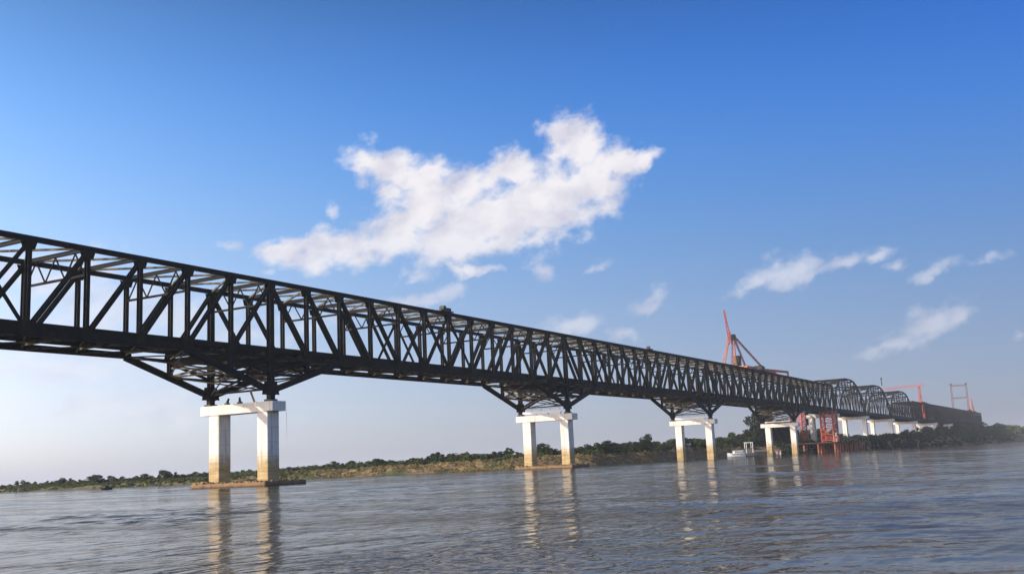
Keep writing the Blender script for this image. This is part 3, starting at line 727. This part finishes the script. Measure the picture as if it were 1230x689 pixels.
part('operator_cab', MB().bbox(-1.8, .6, -1.6, 1.0, 2.4, 5.0, .25).bbox(-2.4, 1.8, -1.2, 1.2, .5, 2.4, .2), M_DARK, T)
part('winch_drum', MB().tube([(29, -1.8, 1.6), (29, 1.8, 1.6)], 1.2, 14).bbox(30, 33.2, -1.5, 1.5, .5, 2.6, .2), M_DARK, T)
part('counterweight', MB().bbox(10, 24, -1.0, 1.0, .55, 1.7, .2), M_ORANGE, T)
T = thing('orange_gantry', 'low orange gantry frame on the truss to the right of the derrick crane', 'gantry', (309, 4, zt - .15))
part('girder', MB().beam((0, 0, 1.6), (38, 0, 2.6), .9, .9), M_ORANGE, T); part('girder', MB().beam((0, 6, 1.6), (38, 6, 2.6), .9, .9), M_ORANGE, T)
for x, z in ((38.6, 2.9), (1, 1.6)):
    for y in (0, 6): part('leg', MB().beam((x, y, -.4), (x, y, z), .7, .8), M_ORANGE if x < 5 else M_DARK, T)
part('cross_beam', MB().beam((38.6, -.4, 2.75), (38.6, 6.4, 2.75), .7, .5), M_ORANGE, T)
zf = ZT + dz(700) + .4
T = thing('gantry_crane', 'red gantry crane with long level boom behind the last arched span', 'crane', (703, 2, zf))
b = MB(); lattice(b, (0, 25, 12.0), (0, -5, 13.2), 1.3, 1.3, 14, .12); part('boom', b, M_RED, T)
for x in (-3.5, 4.5):
    b = MB(); lattice(b, (x, -1.5, 0), (x * .6, -1.5, 12.4), 1.1, .8, 6, .12); part('leg', b, M_RED, T)
part('brace', MB().beam((-3.5, -1.5, .6), (4.5, -1.5, 5.5), .4, .4).beam((-3.3, -1.5, 6.2), (3.6, -1.5, 6.2), .4, .4), M_RED, T)
part('platform', MB().box(-9, 12, -3.5, 9, 0, .6), M_RED, T)
for y in (-1, 8): part('rail_beam', MB().box(11.9, 42, y, y + .9, .02, .9), M_RED, T)
part('stair_tower', MB().beam((-3.5, -3, -12), (-3.5, -3, 0), .5, .5).beam((3.5, -3, -12), (3.5, -3, 0), .5, .5).beam((-3.5, -3, -11), (3.5, -3, -6), .3, .3).beam((3.5, -3, -6), (-3.5, -3, -1), .3, .3), M_RED, T)
zf = ZT + dz(1000) + .4
T = thing('portal_mast', 'tall brown portal mast of two posts and two crossbars on the far truss', 'mast', (1000, 0, zf))
for y in (0, TW):
    b = MB(); lattice(b, (0, y, 0), (0, y, 26.5), 1.5, 1.2, 12, .15); part('post', b, M_PURPLE, T)
    part('post_head', MB().bbox(-1.1, 1.1, y - 1.1, y + 1.1, 26.5, 28.2, .2), M_PURPLE, T)
for z in (26, 13.5):
    b = MB(); lattice(b, (0, .6, z), (0, TW - .6, z), 1.2, 1.2, 6, .2); part('crossbar', b, M_PURPLE, T)
part('foot_beam', MB().box(-14, 14, -1.2, .2, -.02, 1.4), M_RED, T)
T = thing('light_crane', 'tiny orange crane right of the tall portal mast', 'crane', (1062, 3, ZT + dz(1050) + .4))
b = MB(); lattice(b, (-9, 0, 14), (10, 0, .5), 1.0, .8, 8, .2); part('boom', b, M_ORANGE, T)
part('mast', MB().beam((-10, 0, 0), (-9, 0, 14), .8, .8), M_ORANGE, T); part('base', MB().box(-12, 12, -1.5, 1.5, 0, 1.4), M_RED, T)

# =====================================================================
# red falsework towers and the trestle round pier 5
# =====================================================================
def red_tower(s, y, w, d, z0, z1, label):
    T = thing('scaffold_tower', label, 'scaffold tower', (s, y, z0), group='red scaffold towers beside the bank pier')
    H = z1 - z0; n = 7
    for a in (-1, 1):
        for e in (-1, 1): part('leg', MB().tube([(a * w / 2, e * d / 2, 0), (a * w / 2, e * d / 2, H)], .42, 8), M_RED, T)
    for i in range(n + 1):
        z = H * i / n; z = min(max(z, .3), H - .3)
        mb = MB()
        for e in (-1, 1): mb.beam((-w / 2, e * d / 2, z), (w / 2, e * d / 2, z), .3, .3); 
        for a in (-1, 1): mb.beam((a * w / 2, -d / 2, z + .02), (a * w / 2, d / 2, z + .02), .3, .3)
        part('ring_beam', mb, M_RED, T)
        if i < n:
            za, zb2 = z + .2, H * (i + 1) / n - .2; mb = MB()
            for e in (-1, 1): mb.beam((-w / 2, e * d / 2, za), (w / 2, e * d / 2, zb2), .3, .3); mb.beam((w / 2, e * d / 2 + .2, za), (-w / 2, e * d / 2 + .2, zb2), .2, .2)
            for a in (-1, 1): mb.beam((a * w / 2, -d / 2, za), (a * w / 2, d / 2, zb2), .2, .2); mb.beam((a * w / 2 + .2, d / 2, za), (a * w / 2 + .2, -d / 2, zb2), .2, .2)
            part('cross_brace', mb, M_RED, T)
zz = dz(404)
red_tower(407, 16.5, 8.2, 5.4, 0.2, 21.3 + zz, 'left red scaffold tower, between the fourth pier and the white leg behind')
red_tower(404, 0.5, 8.8, 6.2, 0.2, 21.3 + zz, 'right and wider red scaffold tower under the near side of the bridge')
T = thing('pile_trestle', 'low rust-red piled trestle at the foot of the red scaffold towers', 'trestle', (0, 0, 0))
for x in np.arange(384, 452, 5.6):
    for y in (-6, 2, 9, 15, 23):
        link('pile', me_pile if 'me_pile' in globals() else globals().setdefault('me_pile', pm('pile', lambda b: b.tube([(0, 0, -3), (0, 0, 4.4)], .42, 8), M_RUST)), T, (x + random.uniform(-.3, .3), y, 0))
for x in np.arange(384, 452, 5.6): part('cap_beam', MB().box(x - .35, x + .35, -7, 24, 4.3, 4.75), M_RUST, T)
for x in np.arange(384, 446, 11.2):
    for y in (-6, 23): part('brace', MB().beam((x, y, .6), (x + 5.6, y, 4.6), .22, .22).beam((x + 5.6, y + .25, .6), (x, y + .25, 4.6), .22, .22), M_RED, T)
part('platform', MB().box(382, 418, -7.6, 24.6, 4.75, 5.0), M_DARK, T)
part('platform', MB().box(418.1, 449, -7.4, 24.2, 4.75, 4.98), M_DARK, T)

# =====================================================================
# boats
# =====================================================================
def hull(b, L_, W, H, sheer=.5, n=10):
    prof = []
    for i in range(n + 1):
        u = i / n; x = (u - .5) * L_; w = W / 2 * (1 - abs(2 * u - 1) ** 3.2 * (.75 if u < .5 else 1)); zt_ = H + sheer * (2 * u - 1) ** 2 * (1 if u > .5 else .4)
        prof.append((x, max(w, .04), zt_))
    base = len(b.v)
    for x, w, z in prof:
        for (k, zz) in ((-1, z), (-.8, z * .25), (-.2, -.35), (.2, -.35), (.8, z * .25), (1, z)): b.v.append((x, k * w, zz))
    for i in range(n):
        for k in range(5): q = base + i * 6 + k; b.f.append((q, q + 6, q + 7, q + 1))
        q = base + i * 6; b.f.append((q + 5, q + 11, q + 6, q))
    b.f.append(tuple(base + k for k in range(6))); b.f.append(tuple(base + n * 6 + 5 - k for k in range(6)))
    return b
VR = math.radians(YAW - 90)      # across the view
x, y = at(875, 452)
T = BOATA = thing('river_boat', 'small white boat with a pale canopy moored left of the grey workboat', 'boat', (x, y, 0), VR + .15)
part('hull', hull(MB(), 6.2, 2.0, 1.3), M_WHITE, T)
part('canopy', MB().bbox(-1.0, 2.3, -.85, .85, 2.05, 2.22, .05), M_WHITE, T)
part('cabin', MB().bbox(-1.0, 1.9, -.8, .8, 1.2, 1.9, .1), M_WHITE, T)
for wx in (-.7, -.1, .5, 1.1): part('window', MB().box(wx, wx + .38, -.83, -.802, 1.42, 1.75), M_DARK, T)
part('rubbing_strake', MB().box(-2.0, 1.8, -1.03, -.99, .95, 1.08), M_DARK, T)
for px_ in (-.8, .6, 2.1):
    for e in (-.7, .7): part('canopy_post', MB().tube([(px_, e, .8), (px_, e, 2.06)], .04, 5), M_WHITE, T)
BOATA.scale = (1.3, 1.3, 1.3)
x, y = at(890, 468)
T = thing('workboat', 'grey workboat with a tall white frame over its deck, beside the white boat', 'boat', (x, y, 0), VR + .1)
part('hull', hull(MB(), 10.5, 3.4, 1.5, .7), M_HULL, T)
part('wheelhouse', MB().bbox(-1.6, 1.8, -1.1, 1.1, 1.5, 3.6, .12), M_HULL, T)
part('roof', MB().bbox(-2.0, 2.2, -1.4, 1.4, 3.6, 3.8, .06), M_HULL, T)
for q in (-1.3, 1.6):
    for e in (-1.2, 1.2): part('frame_post', MB().tube([(q, e, 1.4), (q, e, 6.0)], .14, 6), M_WHITE, T)
part('frame_top', MB().box(-1.5, 1.8, -1.3, -1.05, 6.0, 6.3).box(-1.5, 1.8, 1.05, 1.3, 6.0, 6.3).box(-1.5, -1.25, -1.05, 1.05, 6.02, 6.28), M_WHITE, T)
part('cargo_pile', hull(MB(), 4.2, 2.2, .9, .2), M_DARK, T, (-3.2, 0, 1.3))
x, y = at(905, 481)
T = thing('barge', 'low dark barge moored between the workboat and the fourth pier', 'barge', (x, y, 0), VR)
part('hull', MB().bbox(-5.5, 5.2, -2.4, 2.4, -.4, 2.0, .25), M_DARK, T)
part('hatch_cover', MB().bbox(-3.8, 3.6, -1.7, 1.7, 2.0, 2.7, .15), M_HULL, T)
for q in (-4.6, 4.4): part('bollard', MB().tube([(q, -1.9, 2.0), (q, -1.9, 2.5)], .16, 8), M_DARK, T)
x, y = at(118, 255)
T = thing('rowing_boat', 'tiny dark boat far out on the left part of the river', 'boat', (x, y, 0), VR + .9)
part('hull', hull(MB(), 3.0, 1.1, .45, .3), M_DARK, T)
part('load', MB().bbox(-.7, .5, -.4, .4, .3, .95, .15), M_DARK, T); part('seat', MB().box(.7, .95, -.4, .4, .36, .4), M_WOOD, T)

# small buildings and stores on the bank
def hut(px, dep, w, d, h, label, mw, mr, name='hut'):
    x, y = at(px, dep); z = float(ground_z(x, y)) - .2
    T = thing(name, label, 'hut', (x, y, z), VR)
    part('wall', MB().box(-w / 2, w / 2, -d / 2, d / 2, 0, h), mw, T)
    part('roof', MB().add([(-w / 2 - .4, -d / 2 - .4, h), (w / 2 + .4, -d / 2 - .4, h), (w / 2 + .4, d / 2 + .4, h), (-w / 2 - .4, d / 2 + .4, h), (-w / 2 - .4, 0, h + d * .32), (w / 2 + .4, 0, h + d * .32)],
                          [(0, 1, 5, 4), (2, 3, 4, 5), (0, 4, 3), (1, 2, 5), (3, 2, 1, 0)]), mr, T)
    part('door', MB().box(-.45, .45, -d / 2 - .05, -d / 2 - .003, .05, 1.9), M_WOOD, T)
hut(813, 440, 4.5, 3.4, 2.2, 'small hut with a white roof on the bank left of the third pier', M_WOOD, M_WHITE)
hut(925, 503, 2.2, 2.2, 1.7, 'small pinkish white hut seen between the legs of the fourth pier', M_WHITE, M_RUST)
hut(1224, 1500, 22, 12, 5, 'pale building on the beach at the far right edge', M_WOOD, M_WHITE)

# =====================================================================
# vegetation
# =====================================================================
def leaf_cloud(n, fn, size, seed, squash=1.0):
    r = np.random.default_rng(seed); P = fn(r, n); n = len(P)
    u = r.normal(size=(n, 3)); u /= np.linalg.norm(u, axis=1)[:, None]; v = r.normal(size=(n, 3)); v -= (v * u).sum(1)[:, None] * u; v /= np.linalg.norm(v, axis=1)[:, None]
    s = (size * r.uniform(.6, 1.4, n))[:, None]
    V = np.stack([P - u * s - v * s * .6, P + u * s - v * s * .6, P + u * s * .7 + v * s * .8, P - u * s * .7 + v * s * .8], 1).reshape(-1, 3)
    return V, np.arange(n * 4).reshape(n, 4)
def crown_fn(H, W, base, clumps, seed):
    """uneven crown: leaves sit in clumps held out on limbs"""
    r0 = np.random.default_rng(seed); C = []
    for i in range(clumps):
        a = r0.uniform(0, 6.28); q = r0.uniform(.1, 1) ** .6; zf = r0.uniform(0, 1)
        rad = W / 2 * (1 - .75 * abs(zf - .42) ** 1.5 * 1.6) * q
        C.append((math.cos(a) * rad, math.sin(a) * rad, base + (H - base) * zf * .9 + .04 * H, r0.uniform(.10, .22) * W))
    C = np.array(C)
    def fn(r, n):
        k = r.integers(0, len(C), n); d = r.normal(size=(n, 3)); d /= np.linalg.norm(d, axis=1)[:, None]
        rr = C[k, 3] * 1.25 * r.uniform(.35, 1.0, n) ** .6; P = C[k, :3] + d * rr[:, None] * np.array([1, 1, .75]); P[:, 2] = np.maximum(P[:, 2], base * .6); return P
    return fn, C
TREES = []
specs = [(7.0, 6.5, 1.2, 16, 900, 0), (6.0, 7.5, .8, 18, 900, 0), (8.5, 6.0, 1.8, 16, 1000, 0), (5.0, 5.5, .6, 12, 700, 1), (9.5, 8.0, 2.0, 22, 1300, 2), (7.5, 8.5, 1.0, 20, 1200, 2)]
for i, (H, W, base, nc, nl, mi) in enumerate(specs):
    fn, C = crown_fn(H, W, base, nc, 50 + i); V, F = leaf_cloud(int(nl * 1.9), fn, .25, 80 + i)
    mc = np_mesh('crown', V, F, M_LEAF[mi])
    b = MB().tube([(0, 0, -.6), (.1, 0, base), (.0, .15, H * .45), (.1, .1, H * .75)], [.26, .2, .13, .05], 7)
    for c in C[:5]: b.tube([(0, .1, base + .3), tuple(c[:3] * np.array([.55, .55, .85])), tuple(c[:3])], [.09, .06, .02], 5)
    TREES.append((H, mc, b.mesh('trunk', M_BARK)))
tree_n = 0
def tree(px, dep, h, v, label, group, wide=1.0, name='tree', zoff=0):
    x, y = at(px, dep); z = float(ground_z(x, y)); H, mc, mt = TREES[v]; s = h / H
    T = thing(name, label, 'tree', (x, y, max(z, .1) - .15 + zoff), random.uniform(0, 6.28), group)
    T.scale = (s * wide, s * wide, s)
    link('trunk', mt, T); link('crown', mc, T)
    return T
# skyline read off the photograph: image column -> height of the tree tops above the horizon (px)
def hor(px): return 584.5 - .0463 * px
SKX = [0, 20, 40, 60, 75, 95, 120, 150, 175, 195, 205, 240, 270, 300, 330, 352, 370, 385, 402, 418, 432, 450, 470, 488, 510, 527, 545, 560, 575, 603, 612, 625, 640, 672, 700, 720, 745, 760, 767, 775, 785, 800, 820, 835, 860, 885]
SKY_ = [581, 576.5, 578, 576, 575.5, 575, 573, 571.5, 569.5, 567.5, 569, 567, 566, 566, 564, 562, 561, 558.5, 556, 553, 552, 552, 553, 549, 547, 545, 543, 542.5, 545, 540, 545, 547, 536.5, 537, 534, 531.5, 530.5, 528, 525, 528, 530, 527.5, 526, 526, 524, 520]
def top_h(px, dep):
    return CH + (hor(px) - np.interp(px, SKX, SKY_)) * dep / FPX
SEG = [(-1e9, 60, 'at the far left edge of the shore'), (60, 130, 'behind the tiny rowing boat'), (130, 200, 'between rowing boat and first pier'), (200, 300, 'behind the legs of the first pier'),
       (300, 370, 'just right of the first pier footing'), (370, 450, 'right of the first pier'), (450, 540, 'midway between the first and second piers'), (540, 625, 'just left of the second pier'),
       (625, 700, 'behind the legs of the second pier'), (700, 760, 'just right of the second pier'), (760, 810, 'just left of the third pier'), (810, 862, 'behind the legs of the third pier'),
       (862, 905, 'behind the moored boats'), (905, 955, 'behind the legs of the fourth pier'), (955, 1008, 'behind the red scaffold towers'), (1008, 1050, 'under the first arched span'), (1050, 1095, 'under the last two arched spans'),
       (1095, 1140, 'under the near end of the far truss'), (1140, 1185, 'below the portal mast'), (1185, 1210, 'just right of the far truss end'), (1210, 1e9, 'beyond the beach at the right edge')]
def where(px): return next(t for a, b, t in SEG if a <= px < b)
G1 = 'trees along the far left bank'; G2 = 'trees on the earth bank behind the piers'; G3 = 'trees on the right bank under the bridge'
px = -70.0; i = 0
while px < 880:
    sd = float(shore_depth(px)); dep = sd + random.uniform(16, 36); x, y = at(px, dep)
    hh = float(top_h(px, dep)) - float(ground_z(x, y)) + random.uniform(-.5, .35)
    if px < 330:
        hh = max(hh * random.choice((.75, 1.0, 1.2)), 1.4); lab, g, step = 'small dull green tree in the low line along the left shore', G1, random.uniform(5, 9)
    else:
        hh = max(hh * random.uniform(.78, 1.12), 1.6); lab, g, step = 'dark green tree on top of the tan earth bank', G2, random.uniform(6.5, 12)
    v = random.choice((0, 1, 2, 3, 1)) if px < 700 else random.choice((0, 1, 4, 5)); k = random.uniform(1.0, 1.5)
    word = ('low' if hh < 2.6 else 'taller') + (' olive' if v == 3 else ' dark') + ' tree in the front row '
    tree(px, dep, hh, v, word + where(px), word + where(px), wide=k)
    px += step; i += 1
# second, taller row further back
for px in np.arange(340, 880, 11):
    p = px + random.uniform(-4, 4); dep = float(shore_depth(p)) + random.uniform(45, 75); x, y = at(p, dep)
    hh = float(top_h(p, dep)) - float(ground_z(x, y)); tree(p, dep, max(hh * random.uniform(.7, .98), 2), random.choice((0, 1, 4, 5)), 'dark tree in the back row ' + where(p), 'dark trees in the back row ' + where(p), wide=random.uniform(1.1, 1.6))
for (p, dd, ht, v, lab) in ((767, 30, None, 4, 'tallest round-headed tree on the bank left of the third pier'), (640, 30, None, 5, 'broad dark tree right behind the far leg of the second pier'),
                            (517, 26, None, 2, 'pointed dark tree standing above its neighbours midway between the first two piers'), (187, 20, None, 1, 'broad dark tree alone above the low left tree line')):
    dep = float(shore_depth(p)) + dd; x, y = at(p, dep); tree(p, dep, float(top_h(p, dep)) - float(ground_z(x, y)) + .8, v, lab, None, 1.15)
# great tree behind pier 4 and the right bank trees
def big_tree(px, dep, H, W, nl, label, seed, base=2.0, mi=2):
    x, y = at(px, dep); z = float(ground_z(x, y)); T = thing('tree', label, 'tree', (x, y, z - .2))
    fn, C = crown_fn(H, W, base, 34, seed); V, F = leaf_cloud(nl, fn, .42, seed + 1); link('crown', np_mesh('crown', V, F, M_LEAF[mi]), T)
    b = MB().tube([(0, 0, -.5), (.2, 0, base), (.1, .3, H * .45), (.2, .2, H * .8)], [.6, .48, .3, .08], 9)
    for c in C[:12]: b.tube([(.1, .1, base + .8), tuple(c[:3] * np.array([.5, .5, .8])), tuple(c[:3])], [.2, .13, .04], 6)
    part('trunk', b, M_BARK, T)
big_tree(905, 520, 16.5, 14, 9000, 'great dark tree rising behind the fourth pier up to the deck', 300)
big_tree(921, 528, 14.5, 11, 6000, 'tall dark tree seen between the legs of the fourth pier', 310)
big_tree(934, 535, 12.5, 11, 5000, 'dark tree just left of the left red scaffold tower', 320)
RX = [880, 895, 950, 960, 985, 1005, 1030, 1045, 1060, 1085, 1105, 1130, 1160, 1180, 1200, 1215, 1225, 1240, 1300]
RY = [522, 518, 515, 516, 515, 520, 522, 522, 521, 516, 512, 511, 509, 507, 505, 504.5, 508, 506, 508]
for row, (d0, d1, k0, k1, st) in enumerate(((16, 30, .45, .8, 9), (40, 70, .75, 1.0, 9), (90, 130, .85, 1.08, 10))):
    for px in np.arange(880, 1330, st):
        p = px + random.uniform(-4, 4); dep = float(shore_depth(p)) + random.uniform(d0, d1) * (1 if p < 1080 else 1.6); x, y = at(p, dep)
        if 380 < x < 455 and -10 < y < 27: continue
        hh = (CH + (hor(p) - np.interp(p, RX, RY)) * dep / FPX - float(ground_z(x, y))) * random.uniform(k0, k1) * (1.0 if 1075 < p < 1170 else .9 if p < 1170 else .78)
        if row == 0 and p > 1205: continue
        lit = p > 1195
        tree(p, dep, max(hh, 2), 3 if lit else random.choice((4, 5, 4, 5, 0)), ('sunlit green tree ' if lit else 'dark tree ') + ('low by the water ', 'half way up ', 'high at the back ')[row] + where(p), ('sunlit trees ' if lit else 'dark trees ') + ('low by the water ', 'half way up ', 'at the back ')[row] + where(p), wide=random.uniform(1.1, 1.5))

# scrub filling the gaps: bushes nobody could count
def scrub(name, p0, p1, n, d0, d1, hmax, size, m, label, seed, nb, hk=None):
    r = np.random.default_rng(seed)
    pb = r.uniform(p0, p1, nb); db = r.uniform(d0, d1, nb); dep = shore_depth(pb) + db; X = (pb - 615) / KX * dep
    bx = CX + FW0.x * dep + RT0.x * X; by = CY + FW0.y * dep + RT0.y * X; bz = ground_z(bx, by)
    W = r.uniform(.5, 1.0, nb) * hmax * np.where(r.uniform(size=nb) < .3, .5, 1); wd = W * r.uniform(.8, 1.8, nb)
    k = r.integers(0, nb, n); d = r.normal(size=(n, 3)); d /= np.linalg.norm(d, axis=1)[:, None]; rr = r.uniform(.4, 1, n)
    P = np.stack([bx[k] + d[:, 0] * rr * wd[k], by[k] + d[:, 1] * rr * wd[k], bz[k] + np.abs(d[:, 2]) * rr * W[k]], -1)
    V, F = leaf_cloud(n, lambda r_, n_: P, size, seed + 1)
    stuff(link(name, np_mesh(name, V, F, m)), label, 'bushes')
scrub('bushes', -80, 340, 60000, 4, 45, 1.0, .20, M_LEAF[1], 'low green scrub along the left shore', 400, 1100)
scrub('grass', -90, 360, 60000, .8, 60, .75, .17, M_LEAF[3], 'green grass and crops along the low left shore', 405, 2600)
scrub('bushes', 330, 900, 60000, 14, 45, 1.9, .22, M_LEAF[0], 'dark scrub along the top of the tan earth bank', 410, 600)
scrub('dry_grass', 300, 960, 42000, 1.5, 15, .6, .15, M_DRY, 'dry yellow grass tufts on the earth bank', 420, 2400)
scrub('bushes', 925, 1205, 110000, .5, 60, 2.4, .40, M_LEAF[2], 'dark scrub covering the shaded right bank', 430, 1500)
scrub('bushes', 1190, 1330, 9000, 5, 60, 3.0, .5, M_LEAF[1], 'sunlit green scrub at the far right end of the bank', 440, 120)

# =====================================================================
# the air
# =====================================================================
hm = bpy.data.materials.new('haze'); hm.use_nodes = True; hn = hm.node_tree; hn.nodes.clear()
hv = hn.nodes.new('ShaderNodeVolumePrincipled'); hv.inputs['Color'].default_value = (0.86, 0.91, 0.98, 1); hv.inputs['Density'].default_value = HAZE
ho = hn.nodes.new('ShaderNodeOutputMaterial'); hn.links.new(hv.outputs[0], ho.inputs['Volume'])
stuff(link('haze', MB().box(-18000, 18000, -18000, 18000, -5, 70).mesh('haze', hm)))
